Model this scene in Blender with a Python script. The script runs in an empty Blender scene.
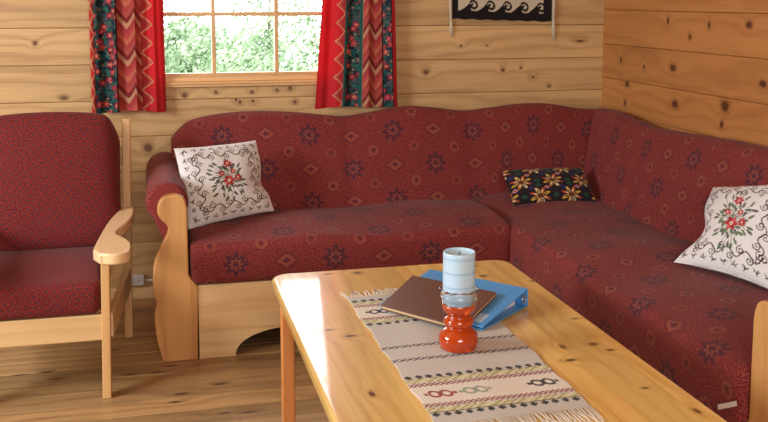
import bpy, math, random
import numpy as np
from mathutils import Vector, Matrix
random.seed(7); rng = np.random.default_rng(7)
S = bpy.context.scene; COL = S.collection
PI = math.pi
YW, XR = 4.40, 2.186          # back wall, right wall

def lin(r, g, b):
    f = lambda c: ((c/255+.055)/1.055)**2.4 if c > 10 else c/255/12.92
    return (f(r), f(g), f(b), 1)

# ---------------------------------------------------------------- nodes
class NT:
    def __init__(s, name):
        s.m = bpy.data.materials.new(name); s.m.use_nodes = True
        s.t = s.m.node_tree; s.t.nodes.clear()
        s.out = s.t.nodes.new('ShaderNodeOutputMaterial')
    def n(s, typ, **kw):
        nd = s.t.nodes.new('ShaderNode'+typ)
        for k, v in kw.items(): setattr(nd, k, v)
        return nd
    def put(s, sock, v):
        if isinstance(v, bpy.types.NodeSocket): s.t.links.new(v, sock)
        elif v is not None: sock.default_value = v
    def mt(s, op, a, b=None, c=None, clamp=False):
        nd = s.n('Math', operation=op, use_clamp=clamp)
        for i, v in enumerate((a, b, c)): s.put(nd.inputs[i], v)
        return nd.outputs[0]
    def vm(s, op, a, b=None, out=0):
        nd = s.n('VectorMath', operation=op)
        s.put(nd.inputs[0], a); s.put(nd.inputs[1], b)
        return nd.outputs[out]
    def vec(s, x, y, z):
        nd = s.n('CombineXYZ')
        for i, v in enumerate((x, y, z)): s.put(nd.inputs[i], v)
        return nd.outputs[0]
    def sep(s, v):
        nd = s.n('SeparateXYZ'); s.put(nd.inputs[0], v); return nd.outputs
    def noise(s, v, scale, detail=3, rough=.55, dist=0):
        nd = s.n('TexNoise'); s.put(nd.inputs['Vector'], v)
        nd.inputs['Scale'].default_value = scale; nd.inputs['Detail'].default_value = detail
        nd.inputs['Roughness'].default_value = rough; nd.inputs['Distortion'].default_value = dist
        return nd.outputs['Fac']
    def mix(s, f, a, b, mode='MIX'):
        nd = s.n('Mix', data_type='RGBA', blend_type=mode)
        s.put(nd.inputs[0], f); s.put(nd.inputs[6], a); s.put(nd.inputs[7], b)
        return nd.outputs[2]
    def ss(s, x, lo, hi, a=0., b=1.):
        nd = s.n('MapRange', interpolation_type='SMOOTHSTEP')
        s.put(nd.inputs[0], x); nd.inputs[1].default_value = lo; nd.inputs[2].default_value = hi
        nd.inputs[3].default_value = a; nd.inputs[4].default_value = b
        return nd.outputs[0]
    def bsdf(s, col, rough=.6, bump=None, bstr=.2, bdist=.002, **kw):
        b = s.n('BsdfPrincipled'); s.put(b.inputs['Base Color'], col); s.put(b.inputs['Roughness'], rough)
        for k, v in kw.items(): s.put(b.inputs[k.replace('_', ' ')], v)
        if bump is not None:
            bn = s.n('Bump'); s.put(bn.inputs['Height'], bump)
            bn.inputs['Strength'].default_value = bstr; bn.inputs['Distance'].default_value = bdist
            s.t.links.new(bn.outputs[0], b.inputs['Normal'])
        s.t.links.new(b.outputs[0], s.out.inputs[0]); return b

def plain(name, col, rough=.5, **kw):
    t = NT(name); t.bsdf(col, rough, **kw); return t.m

def pine(name, along, across, light, dark, knotc, pitch=None, poff=0., knots=(), vor=0., vscale=(2.2, 7.), rough=.55,
         coat=0., tint=.12, seed=0., grain=1., rand=True, patch=None):
    """pine boards: streaky grain that bends round knots; the boards differ a little in tone"""
    t = NT(name); co = t.n('TexCoord').outputs['Object']
    ax = dict(zip('XYZ', t.sep(co))); third = [k for k in 'XYZ' if k not in (along, across)][0]
    a, b, c = ax[along], ax[across], ax[third]
    if pitch:
        idx = t.mt('FLOOR', t.mt('DIVIDE', t.mt('SUBTRACT', b, poff), pitch))
    else: idx = t.mt('MULTIPLY', 0., 0.)
    if rand: idx = t.mt('ADD', idx, t.mt('MULTIPLY', t.n('ObjectInfo').outputs['Random'], 37.))
    wn = t.n('TexWhiteNoise', noise_dimensions='1D'); t.put(wn.inputs['W'], t.mt('ADD', idx, seed))
    h = wn.outputs['Value']
    a2 = t.mt('ADD', a, t.mt('MULTIPLY', h, 9.)); b2 = t.mt('ADD', b, t.mt('MULTIPLY', h, 4.))
    # distance to the nearest knot, in knot radii
    d = None
    p2 = t.vec(a, b, 0.)
    for (ka, kb, ra, rb) in knots:
        q = t.vm('MULTIPLY', t.vm('SUBTRACT', p2, (ka, kb, 0)), (1/ra, 1/rb, 0))
        l = t.vm('LENGTH', q, out=1)
        d = l if d is None else t.mt('MINIMUM', d, l)
    if vor:
        v = t.n('TexVoronoi', feature='F1', voronoi_dimensions='3D'); v.inputs['Scale'].default_value = 1.
        t.put(v.inputs['Vector'], t.vec(t.mt('MULTIPLY', a2, vscale[0]), t.mt('MULTIPLY', b2, vscale[1]), t.mt('MULTIPLY', c, 1.5)))
        r0, g0, _ = t.sep(v.outputs['Color'])
        keep = t.mt('LESS_THAN', r0, vor)
        rad = t.mt('MULTIPLY_ADD', g0, .06, .05)
        dv = t.mt('ADD', t.mt('DIVIDE', v.outputs['Distance'], rad), t.mt('MULTIPLY', t.mt('SUBTRACT', 1., keep), 50.))
        d = dv if d is None else t.mt('MINIMUM', d, dv)
    if d is None: d = t.mt('ADD', 50., 0.)
    wob = t.noise(t.vec(t.mt('MULTIPLY', a, 60.), t.mt('MULTIPLY', b, 60.), c), 1., 2)
    dw = t.mt('ADD', d, t.mt('MULTIPLY', t.mt('SUBTRACT', wob, .5), .7))
    near = t.mt('POWER', 2.718, t.mt('MULTIPLY', d, -.45))
    n1 = t.noise(t.vec(t.mt('MULTIPLY', a2, .9), t.mt('MULTIPLY', b2, 5.), t.mt('MULTIPLY', c, 5.)), 1., 3, .5)
    ph = t.mt('ADD', t.mt('ADD', t.mt('MULTIPLY', b2, 90.), t.mt('MULTIPLY', n1, 26.)), t.mt('MULTIPLY', near, 9.))
    ring = t.mt('MULTIPLY_ADD', t.mt('SINE', ph), .5, .5)
    ring = t.mt('POWER', ring, 2.)
    st = t.noise(t.vec(t.mt('MULTIPLY', a2, 4.), t.mt('MULTIPLY', b2, 160.), t.mt('MULTIPLY', c, 160.)), 1., 3, .6)
    big = t.noise(t.vec(t.mt('MULTIPLY', a2, 1.3), t.mt('MULTIPLY', b2, 9.), t.mt('MULTIPLY', c, 9.)), 1., 2)
    f = t.mt('ADD', t.mt('MULTIPLY', ring, .30*grain), t.mt('MULTIPLY', t.mt('SUBTRACT', st, .35), .75*grain))
    f = t.mt('ADD', f, t.mt('MULTIPLY', t.mt('SUBTRACT', big, .5), .9), clamp=True)
    col = t.mix(f, light, dark)
    sc = t.mt('MULTIPLY_ADD', h, tint*2, 1-tint)
    col = t.mix(1., col, t.vec(sc, sc, sc), 'MULTIPLY')
    halo = t.ss(dw, 1., 2.2, .42, 0.)
    col = t.mix(halo, col, tuple(x*.55 for x in dark[:3])+(1,))
    core = t.ss(dw, .7, 1.1, .92, 0.)
    col = t.mix(core, col, knotc)
    kw = {}
    if coat: kw = dict(Coat_Weight=coat, Coat_Roughness=.07)
    t.bsdf(col, rough, bump=st, bstr=.12, bdist=.001, **kw)
    return t.m

def fabric(name, kind):
    t = NT(name)
    uv = t.n('UVMap').outputs[0]
    u, v, _ = t.sep(uv)
    base_a, base_b = lin(148, 58, 54), lin(84, 29, 31)
    if kind == 'chair': base_a, base_b = lin(134, 44, 40), lin(72, 20, 22)
    sp = t.noise(t.vec(t.mt('MULTIPLY', u, 210.), t.mt('MULTIPLY', v, 210.), 0.), 1., 2, .8)
    col = t.mix(t.ss(sp, .42, .58), base_b, base_a)
    fl = t.noise(t.vec(t.mt('MULTIPLY', u, 190.), t.mt('MULTIPLY', v, 190.), 5.), 1., 2, .7)
    if kind == 'sofa':
        navy, tan = lin(54, 36, 52), lin(150, 92, 70)
        col = t.mix(t.ss(fl, .57, .66, 0, .6), col, lin(176, 96, 84))
        col = t.mix(t.ss(fl, .40, .30, 0, .6), col, lin(66, 24, 38))
        def cell(u, v, cu, cv):
            x = t.mt('DIVIDE', u, cu); y = t.mt('DIVIDE', v, cv)
            ix, iy = t.mt('FLOOR', x), t.mt('FLOOR', y)
            lx = t.mt('MULTIPLY', t.mt('SUBTRACT', t.mt('SUBTRACT', x, ix), .5), cu)
            ly = t.mt('MULTIPLY', t.mt('SUBTRACT', t.mt('SUBTRACT', y, iy), .5), cv)
            par = t.mt('MODULO', t.mt('ADD', t.mt('ADD', ix, iy), 40.), 2.)
            return lx, ly, t.mt('GREATER_THAN', par, .5)
        lx, ly, par = cell(u, v, .19, .155)
        r = t.mt('SQRT', t.mt('ADD', t.mt('MULTIPLY', lx, lx), t.mt('MULTIPLY', ly, ly)))
        th = t.mt('ARCTAN2', ly, lx)
        ca = t.mt('COSINE', t.mt('MULTIPLY', th, 8.))
        R = t.mt('MULTIPLY_ADD', ca, .010, .040)
        q = t.mt('DIVIDE', r, R)
        jag = t.mt('MULTIPLY', t.mt('SUBTRACT', sp, .5), 1.0)
        q = t.mt('ADD', q, jag)
        ringm = t.mt('MULTIPLY', t.ss(q, .98, 1.08, 1, 0), t.ss(q, .52, .62))
        cen = t.ss(q, .30, .22)
        mid = t.mt('MULTIPLY', t.ss(q, .52, .48), t.ss(q, .32, .38))
        notp = t.mt('SUBTRACT', 1., par)
        col = t.mix(t.mt('MULTIPLY', t.mt('MULTIPLY', ringm, notp), .72), col, navy)
        col = t.mix(t.mt('MULTIPLY', t.mt('MULTIPLY', mid, notp), .6), col, tan)
        col = t.mix(t.mt('MULTIPLY', t.mt('MULTIPLY', cen, notp), .8), col, navy)
        dd = t.mt('ADD', t.mt('DIVIDE', t.mt('ABSOLUTE', lx), .052), t.mt('DIVIDE', t.mt('ABSOLUTE', ly), .038))
        dd = t.mt('ADD', dd, t.mt('MULTIPLY', jag, .6))
        l1 = t.mt('MULTIPLY', t.ss(dd, 1.0, 1.06, 1, 0), t.ss(dd, .80, .88))
        l2 = t.mt('MULTIPLY', t.ss(dd, .62, .68, 1, 0), t.ss(dd, .34, .40))
        l3 = t.ss(dd, .26, .2)
        col = t.mix(t.mt('MULTIPLY', t.mt('MULTIPLY', l1, par), .5), col, lin(86, 38, 44))
        col = t.mix(t.mt('MULTIPLY', t.mt('MULTIPLY', l2, par), .55), col, tan)
        col = t.mix(t.mt('MULTIPLY', t.mt('MULTIPLY', l3, par), .7), col, navy)
        # small rosettes between the big motifs
        mx, my, p2 = cell(t.mt('ADD', u, .095), t.mt('ADD', v, .0775), .19, .155)
        r2 = t.mt('SQRT', t.mt('ADD', t.mt('MULTIPLY', mx, mx), t.mt('MULTIPLY', my, my)))
        r2 = t.mt('ADD', r2, t.mt('MULTIPLY', jag, .015))
        k = t.mt('MULTIPLY', t.ss(r2, .021, .023, 1, 0), t.ss(r2, .012, .015))
        col = t.mix(t.mt('MULTIPLY', k, t.mt('MULTIPLY_ADD', p2, .25, .3)), col, tan)
        col = t.mix(t.mt('MULTIPLY', t.ss(r2, .008, .006), .6), col, navy)
    else:
        x = t.mt('DIVIDE', u, .026); y = t.mt('DIVIDE', v, .017)
        iy = t.mt('FLOOR', y)
        x = t.mt('ADD', x, t.mt('MULTIPLY', t.mt('MODULO', t.mt('ADD', iy, 200.), 2.), .5))
        fx = t.mt('SUBTRACT', t.mt('FRACT', t.mt('ADD', x, 100.)), .5); fy = t.mt('SUBTRACT', t.mt('FRACT', t.mt('ADD', y, 100.)), .5)
        dd = t.mt('ADD', t.mt('ABSOLUTE', fx), t.mt('ABSOLUTE', fy))
        dd = t.mt('ADD', dd, t.mt('MULTIPLY', t.mt('SUBTRACT', sp, .5), .5))
        col = t.mix(t.ss(dd, .34, .24, 0, .75), col, lin(58, 46, 54))
        col = t.mix(t.ss(fl, .58, .68, 0, .6), col, lin(176, 40, 48))
        col = t.mix(t.ss(fl, .40, .30, 0, .6), col, lin(58, 22, 30))
    t.bsdf(col, .85, bump=sp, bstr=.35, bdist=.002, Sheen_Weight=.06, Sheen_Roughness=.5, Specular_IOR_Level=.22)
    return t.m

def painted(name, rough=.85, sheen=0., weave=0., thru=0., **kw):
    t = NT(name); a = t.n('VertexColor', layer_name='Col')
    bump = None
    if weave:
        co = t.n('TexCoord').outputs['Object']
        bump = t.noise(t.vm('MULTIPLY', co, (weave,)*3), 1., 2)
    b = t.bsdf(a.outputs[0], rough, bump=bump, bstr=.3, bdist=.0015, Sheen_Weight=sheen, Specular_IOR_Level=.25, **kw)
    if thru:
        tl = t.n('BsdfTranslucent'); t.put(tl.inputs['Color'], a.outputs[0])
        mx = t.n('MixShader'); mx.inputs[0].default_value = thru
        t.t.links.new(b.outputs[0], mx.inputs[1]); t.t.links.new(tl.outputs[0], mx.inputs[2]); t.t.links.new(mx.outputs[0], t.out.inputs[0])
    return t.m

# ---------------------------------------------------------------- mesh helpers
def wloc(o):
    v = Vector((0, 0, 0))
    while o is not None: v += o.location; o = o.parent
    return v

class MB:
    def __init__(s): s.v = []; s.f = []; s.uv = {}; s.sm = []
    def add(s, vs, fs, uvs=None, smooth=False):
        k = len(s.v); s.v += [tuple(p) for p in vs]
        for i, f in enumerate(fs):
            if uvs is not None: s.uv[len(s.f)] = uvs[i]
            s.f.append(tuple(k+j for j in f)); s.sm.append(smooth)
        return s
    def box(s, x0, x1, y0, y1, z0, z1):
        vs = [(x, y, z) for z in (z0, z1) for y in (y0, y1) for x in (x0, x1)]
        return s.add(vs, [(0, 2, 3, 1), (4, 5, 7, 6), (0, 1, 5, 4), (2, 6, 7, 3), (0, 4, 6, 2), (1, 3, 7, 5)])
    def prism(s, poly, fn, h0, h1, smooth=False):
        """poly of 2D points swept from h0 to h1; fn(p, h) -> 3D"""
        n = len(poly)
        vs = [fn(p, h0) for p in poly]+[fn(p, h1) for p in poly]
        fs = [tuple(range(n))[::-1], tuple(range(n, 2*n))]+[(i, (i+1) % n, n+(i+1) % n, n+i) for i in range(n)]
        return s.add(vs, fs)
    def loft(s, rings, us=None, vs_=None, closed=True, caps=True, smooth=True):
        n = len(rings[0]); V = [p for r in rings for p in r]; F = []; U = []
        m = n if closed else n-1
        for j in range(len(rings)-1):
            for i in range(m):
                i2 = (i+1) % n
                F.append((j*n+i, j*n+i2, (j+1)*n+i2, (j+1)*n+i))
                if us is not None:
                    va, vb = vs_[i], vs_[i+1]
                    U.append([(us[j], va), (us[j], vb), (us[j+1], vb), (us[j+1], va)])
        if caps:
            F.append(tuple(range(n))[::-1]); F.append(tuple((len(rings)-1)*n+i for i in range(n)))
            if us is not None:
                U.append([(0.03, 0.03)]*n); U.append([(0.03, 0.03)]*n)
        s.add(V, F, U if us is not None else None, smooth)
        if caps: s.sm[-1] = s.sm[-2] = False
        return s
    def tube(s, pts, rad, n=8, caps=True, smooth=True):
        pts = [Vector(p) for p in pts]; rings = []
        if not hasattr(rad, '__len__'): rad = [rad]*len(pts)
        up = Vector((0, 0, 1))
        for i, p in enumerate(pts):
            d = (pts[min(i+1, len(pts)-1)]-pts[max(i-1, 0)]).normalized()
            a = d.cross(up)
            if a.length < .05: a = d.cross(Vector((0, 1, 0)))
            a.normalize(); b = d.cross(a)
            rings.append([tuple(p+(a*math.cos(2*PI*k/n)+b*math.sin(2*PI*k/n))*rad[i]) for k in range(n)])
        return s.loft(rings, caps=caps, smooth=smooth)
    def lathe(s, prof, c, n=40, caps=True):
        rings = [[(c[0]+r*math.cos(2*PI*k/n), c[1]+r*math.sin(2*PI*k/n), c[2]+z) for k in range(n)] for r, z in prof]
        return s.loft(rings, caps=caps)
    def build(s, name, mat, parent=None, loc=None, bevel=0., seg=2, cols=None, smooth=None, subsurf=0, solid=0.):
        o0 = wloc(parent) if parent is not None else Vector(loc or (0, 0, 0))
        l = Vector((0, 0, 0))
        if parent is not None and loc is not None: l = Vector(loc)-o0; o0 = Vector(loc)
        me = bpy.data.meshes.new(name)
        me.from_pydata([(p[0]-o0.x, p[1]-o0.y, p[2]-o0.z) for p in s.v], [], s.f)
        if s.uv:
            uvl = me.uv_layers.new(name='UVMap')
            for pi, p in enumerate(me.polygons):
                for k, li in enumerate(p.loop_indices):
                    uvl.data[li].uv = s.uv[pi][k] if pi in s.uv else (0, 0)
        if cols is not None:
            ca = me.color_attributes.new('Col', 'FLOAT_COLOR', 'POINT')
            arr = np.ones((len(s.v), 4), dtype=np.float32); arr[:, :3] = cols
            ca.data.foreach_set('color', arr.ravel())
        me.polygons.foreach_set('use_smooth', s.sm if smooth is None else [smooth]*len(s.sm))
        me.validate(); me.update()
        me.materials.append(mat)
        o = bpy.data.objects.new(name, me); COL.objects.link(o)
        if parent is not None: o.parent = parent; o.location = l
        else: o.location = o0
        if solid:
            m = o.modifiers.new('solid', 'SOLIDIFY'); m.thickness = solid; m.offset = 0
        if bevel:
            m = o.modifiers.new('bevel', 'BEVEL'); m.width = bevel; m.segments = seg; m.limit_method = 'ANGLE'; m.angle_limit = .6
            me.polygons.foreach_set('use_smooth', [True]*len(me.polygons))
            m.harden_normals = True
        if subsurf:
            m = o.modifiers.new('sub', 'SUBSURF'); m.levels = subsurf; m.render_levels = subsurf
        return o

def thing(name, label, cat, loc, group=None):
    o = bpy.data.objects.new(name, None); COL.objects.link(o); o.location = loc; o.empty_display_size = .1
    return tag(o, label, cat, group)
def tag(o, label, cat, group=None):
    o['label'] = label; o['category'] = cat
    if group: o['group'] = group
    return o
def struct(o): o['kind'] = 'structure'; return o
def copy_tree(o, parent=None):
    c = o.copy(); COL.objects.link(c)
    if parent is not None: c.parent = parent
    for ch in list(o.children): copy_tree(ch, c)
    return c

def catmull(P, per=6, closed=False):
    P = [np.array(p, float) for p in P]; n = len(P); out = []
    rngi = range(n) if closed else range(n-1)
    for i in rngi:
        g = (lambda k: P[k % n]) if closed else (lambda k: P[min(max(k, 0), n-1)])
        p0, p1, p2, p3 = g(i-1), g(i), g(i+1), g(i+2)
        for k in range(per):
            t = k/per
            out.append(.5*((2*p1)+(-p0+p2)*t+(2*p0-5*p1+4*p2-p3)*t*t+(-p0+3*p1-3*p2+p3)*t**3))
    if not closed: out.append(P[-1])
    return [tuple(float(x) for x in p) for p in out]
def interp(x, pts): return float(np.interp(x, [p[0] for p in pts], [p[1] for p in pts]))
def hump(pts):
    q = catmull(pts, 8); return lambda x: interp(x, q)

# ---------------------------------------------------------------- painted canvases (patterns woven / embroidered in the cloth)
class Canvas:
    def __init__(s, w, h, bg):
        s.w, s.h = w, h; s.a = np.empty((h, w, 3), np.float32); s.a[:] = lin(*bg)[:3]
        s.yy, s.xx = np.mgrid[0:h, 0:w]; s.xx = (s.xx+.5)/w; s.yy = (s.yy+.5)/h; s.asp = h/w
    def fill(s, m, c, al=1.): s.a[m] = s.a[m]*(1-al)+np.array(lin(*c)[:3], np.float32)*al
    def ell(s, x, y, rx, ry, c, ang=0.):
        dx, dy = s.xx-x, (s.yy-y)*s.asp
        ca, sa = math.cos(ang), math.sin(ang)
        s.fill(((dx*ca+dy*sa)/rx)**2+((-dx*sa+dy*ca)/ry)**2 < 1, c)
    def line(s, pts, w, c):
        pts = np.array(pts, float); m = np.zeros((s.h, s.w), bool)
        for p, q in zip(pts[:-1], pts[1:]):
            x0, x1 = min(p[0], q[0])-w, max(p[0], q[0])+w; y0, y1 = min(p[1], q[1])-w/s.asp, max(p[1], q[1])+w/s.asp
            i0, i1 = max(int(y0*s.h)-1, 0), min(int(y1*s.h)+2, s.h); j0, j1 = max(int(x0*s.w)-1, 0), min(int(x1*s.w)+2, s.w)
            if i1 <= i0 or j1 <= j0: continue
            X = s.xx[i0:i1, j0:j1]; Y = s.yy[i0:i1, j0:j1]
            d = q-p; L = (d[0]**2+(d[1]*s.asp)**2)+1e-12
            t = np.clip(((X-p[0])*d[0]+(Y-p[1])*s.asp*d[1]*s.asp)/L, 0, 1)
            D = np.hypot(X-p[0]-t*d[0], (Y-p[1]-t*d[1])*s.asp)
            m[i0:i1, j0:j1] |= D < w/2
        s.fill(m, c)
    def at(s, u, v):
        i = np.clip((np.asarray(v)*s.h).astype(int), 0, s.h-1); j = np.clip((np.asarray(u)*s.w).astype(int), 0, s.w-1)
        return s.a[i, j]

# ---------------------------------------------------------------- wood materials
knot_c = lin(58, 28, 16)
rk = [(4.206,1.065,.010,.014),(3.982,1.046,.008,.012),(3.731,1.059,.024,.015),(3.704,.905,.026,.016),(3.333,.936,.026,.024),(3.10,1.043,.022,.014),
      (3.787,1.259,.010,.014),(3.468,1.25,.01,.014),(3.201,1.257,.018,.014),(4.139,.955,.022,.013),(4.152,.863,.010,.014),(3.606,1.197,.010,.012),(3.35,.86,.012,.014),(2.9,.93,.02,.02),(2.8,1.2,.02,.016)]
bk = [(1.27,1.009,.013,.012),(1.66,1.012,.010,.009),(1.753,1.02,.007,.006),(1.817,.975,.007,.006),(1.902,.929,.008,.006),(1.444,1.131,.008,.006),(1.576,1.134,.006,.005),
      (2.062,1.149,.02,.007),(-.489,1.165,.010,.010),(-.379,.924,.016,.009),(.387,.887,.008,.009),(.442,.932,.010,.008),(.369,.897,.006,.008),(.279,.935,.010,.008),
      (.141,.925,.012,.014),(.617,.946,.010,.009),(.557,.938,.007,.008),(.446,.89,.008,.008),(.64,.881,.009,.009),(-.028,.689,.02,.02),(-.14,.203,.012,.009)]
fk = [(-.406,3.565),(-.364,3.488),(-.107,3.473),(.201,3.304),(.281,3.045),(.454,3.328),(-.011,3.469),(.043,3.185),(.033,3.519),(-.183,3.74),(.2,3.057),(-.498,3.558)]
tk = [(.46,2.26),(.434,1.902),(.414,2.316),(.957,2.679),(1.084,2.594),(.963,2.79),(.943,2.064),(1.044,2.02),(1.023,2.066),(1.013,1.794),(.926,1.982),(1.058,1.663),(.503,2.81),(.595,2.80),(1.06,2.25),(.985,2.526)]
W_BACK = pine('pine_log_back', 'X', 'Z', lin(208, 172, 118), lin(150, 110, 66), lin(104, 62, 36), .162, .905-.162*8, bk, tint=.1, seed=3., grain=1.1)
W_RIGHT = pine('pine_log_right', 'Y', 'Z', lin(192, 132, 74), lin(154, 96, 46), lin(84, 44, 24), .166, .969-.166*8, rk, tint=.06, seed=11., grain=1.)
W_FLOOR = pine('pine_floor', 'X', 'Y', lin(182, 146, 98), lin(118, 86, 54), lin(60, 36, 26), .115, 0., [(x, y, .022, .007) for x, y in fk], vor=.12, vscale=(3., 9.), rough=.4, tint=.22, seed=5., grain=1.3)
W_CEIL = pine('pine_ceiling', 'Y', 'X', lin(202, 156, 98), lin(158, 108, 58), knot_c, .12, 0., vor=.1)
W_TABLE = pine('pine_table', 'Y', 'X', lin(244, 208, 126), lin(206, 148, 64), lin(84, 42, 22), .11, .0, [(y-2.15, x-.72)+((.008, .015), (.014, .007), (.006, .011), (.010, .012), (.005, .009))[k % 5] for k, (x, y) in enumerate(tk)],
               rough=.32, coat=1., tint=.13, seed=2., grain=1.2, rand=False)
W_TLEG = pine('pine_table_leg', 'Z', 'X', lin(212, 142, 78), lin(176, 100, 46), knot_c, vor=.15, vscale=(4., 20.), rough=.4, coat=.2)
W_APRON = pine('pine_table_apron', 'Y', 'Z', lin(206, 140, 76), lin(170, 98, 46), knot_c, rough=.45)
W_PANEL = pine('pine_panel', 'Z', 'X', lin(206, 154, 92), lin(166, 110, 58), lin(80, 42, 24), vor=.15, vscale=(3.5, 9.), rough=.42, grain=1.4)
W_PANELY = pine('pine_panel_side', 'Z', 'Y', lin(208, 158, 96), lin(172, 116, 62), lin(80, 42, 24), rough=.42)
W_BOARDX = pine('pine_board', 'X', 'Z', lin(228, 196, 144), lin(190, 146, 94), lin(96, 52, 28), vor=.16, vscale=(3., 9.), rough=.5)
W_BOARDY = pine('pine_board_side', 'Y', 'Z', lin(212, 168, 108), lin(176, 126, 72), lin(96, 52, 28), vor=.12, rough=.5)
W_CHAIR = pine('pine_chair_x', 'X', 'Z', lin(222, 186, 132), lin(190, 146, 92), lin(130, 80, 44), vor=.12, vscale=(4., 12.), rough=.42, grain=.6)
W_CHAIRZ = pine('pine_chair_z', 'Z', 'X', lin(214, 170, 112), lin(180, 130, 76), lin(110, 64, 36), vor=.12, vscale=(4., 20.), rough=.42, grain=.6)
W_CHAIRY = pine('pine_chair_y', 'Y', 'X', lin(230, 198, 152), lin(200, 160, 110), lin(96, 60, 40), vor=.15, vscale=(4., 14.), rough=.3, grain=.6)
W_WIN = pine('pine_window', 'X', 'Z', lin(222, 178, 120), lin(190, 138, 82), lin(120, 74, 42), rough=.4, grain=.6)
FAB = fabric('crimson_sofa_weave', 'sofa'); FABC = fabric('crimson_chair_weave', 'chair')

# ---------------------------------------------------------------- the room
def plank_wall(mb, lo, hi, z0, z1, pitch, zj, face, hole=None, axis='X', depth=.06):
    """planks with a thin open joint between them; a rectangular hole may be cut (lo,hi,z0,z1)"""
    z = zj-math.ceil((zj-z0)/pitch)*pitch
    g = .0008
    def slab(a, b, za, zb):
        if b-a < .001 or zb-za < .004: return
        r = min(.0022, (zb-za)/3)
        prof = [(0, za), (0, zb), (-depth+r, zb), (-depth, zb-r), (-depth, za+r), (-depth+r, za)]
        if axis == 'X': mb.prism(prof, lambda p, h: (h, face+depth+p[0], p[1]), a, b)
        else: mb.prism(prof, lambda p, h: (face+depth+p[0], h, p[1]), a, b)
    while z < z1:
        za, zb = max(z, z0)+g, min(z+pitch, z1)-g
        if hole and zb > hole[2] and za < hole[3]:
            slab(lo, hole[0], za, zb); slab(hole[1], hi, za, zb)
            if za < hole[2]: slab(hole[0], hole[1], za, hole[2])
            if zb > hole[3]: slab(hole[0], hole[1], hole[3], zb)
        else: slab(lo, hi, za, zb)
        z += pitch
XL, YR, ZC = -2.4, -1.6, 2.45
WX0, WX1, WZ0, WZ1 = -.03, .865, .985, 1.75
mb = MB(); plank_wall(mb, XL, XR+.08, 0, ZC, .162, .905, YW, (WX0, WX1, WZ0, WZ1))
mb2 = mb
# backing board behind the joints, round the window hole
for (a, b, c, d) in ((XL, WX0, 0, ZC), (WX1, XR+.08, 0, ZC), (WX0, WX1, 0, WZ0), (WX0, WX1, WZ1, ZC)):
    mb.box(a, b, YW+.06, YW+.12, c, d)
struct(mb.build('wall_back', W_BACK))
mb = MB(); plank_wall(mb, YR, YW, 0, ZC, .166, .969, XR, axis='Y'); mb.box(XR+.06, XR+.1, YR, YW, 0, ZC)
struct(mb.build('wall_right', W_RIGHT))
mb = MB()
y = YR
k = math.floor(YR/.115)
while k*.115 < YW+.02:
    y0, y1 = k*.115+.0022, (k+1)*.115-.0022
    prof = [(y0, -.04), (y0, -.0015), (y0+.0015, 0), (y1-.0015, 0), (y1, -.0015), (y1, -.04)]
    mb.prism(prof, lambda p, h: (h, p[0], p[1]), XL, XR+.02)
    k += 1
mb.box(XL, XR+.02, YR-.1, YW+.1, -.08, -.03)
struct(mb.build('floor', W_FLOOR))
mb = MB(); mb.box(XL-.1, XR+.1, YR-.1, YW+.12, ZC, ZC+.08); struct(mb.build('ceiling', W_CEIL))
mb = MB(); mb.box(XL-.08, XL, YR-.1, YW+.12, 0, ZC); struct(mb.build('wall_left', W_RIGHT))
mb = MB(); mb.box(XL-.08, XR+.1, YR-.1, YR, 0, ZC); struct(mb.build('wall_rear', W_BACK))
mb = MB(); mb.prism([(YW, 0), (YW-.016, 0), (YW-.016, .045), (YW-.010, .052), (YW, .052)], lambda p, h: (h, p[0], p[1]), XL, XR)
struct(mb.build('baseboard_back', W_BOARDX))

# window
GL = NT('window_glass')
tr = GL.n('BsdfTransparent'); gl = GL.n('BsdfGlossy'); gl.inputs['Roughness'].default_value = .02
fr = GL.n('Fresnel'); fr.inputs['IOR'].default_value = 1.3
mx = GL.n('MixShader'); GL.t.links.new(fr.outputs[0], mx.inputs[0]); GL.t.links.new(tr.outputs[0], mx.inputs[1]); GL.t.links.new(gl.outputs[0], mx.inputs[2])
GL.t.links.new(mx.outputs[0], GL.out.inputs[0])
win = bpy.data.objects.new('window_1', None); COL.objects.link(win); win.location = ((WX0+WX1)/2, YW, WZ0); struct(win)
mb = MB()
fy0, fy1 = YW-.012, YW+.10
mb.box(WX0, WX1, fy0, fy1, WZ0, WZ0+.020); mb.box(WX0, WX1, fy0, fy1, WZ1-.035, WZ1)
mb.box(WX0, WX0+.035, fy0, fy1, WZ0, WZ1); mb.box(WX1-.035, WX1, fy0, fy1, WZ0, WZ1)
mb.build('window_frame', W_WIN, win, bevel=.003)
mb = MB()                                                  # sash
sy0, sy1 = YW+.012, YW+.05
mb.box(WX0+.03, WX1-.03, sy0, sy1, WZ0+.018, WZ0+.036)
mb.box(WX0+.03, WX1-.03, sy0, sy1, WZ1-.065, WZ1-.03)
mb.build('sash_rail', W_WIN, win, bevel=.003)
for x in (.275, .560):
    mb = MB(); mb.box(x-.009, x+.009, sy0, sy1, WZ0+.03, WZ1-.04); mb.build('mullion', W_WIN, win, bevel=.003)
for z in (1.287, 1.53):
    mb = MB(); mb.box(WX0+.03, WX1-.03, sy0+.002, sy1-.002, z-.009, z+.009); mb.build('glazing_bar', W_WIN, win, bevel=.003)
mb = MB(); mb.box(WX0+.03, WX1-.03, YW+.029, YW+.033, WZ0+.02, WZ1-.035); mb.build('pane', GL.m, win)
mb = MB(); mb.prism([(YW, .985), (YW, .962), (YW-.022, .962), (YW-.022, .972), (YW-.030, .974), (YW-.030, .985)], lambda p, h: (h, p[0], p[1]), WX0-.06, WX1+.06)
struct(mb.build('trim_1', W_WIN, bevel=.002))
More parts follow.
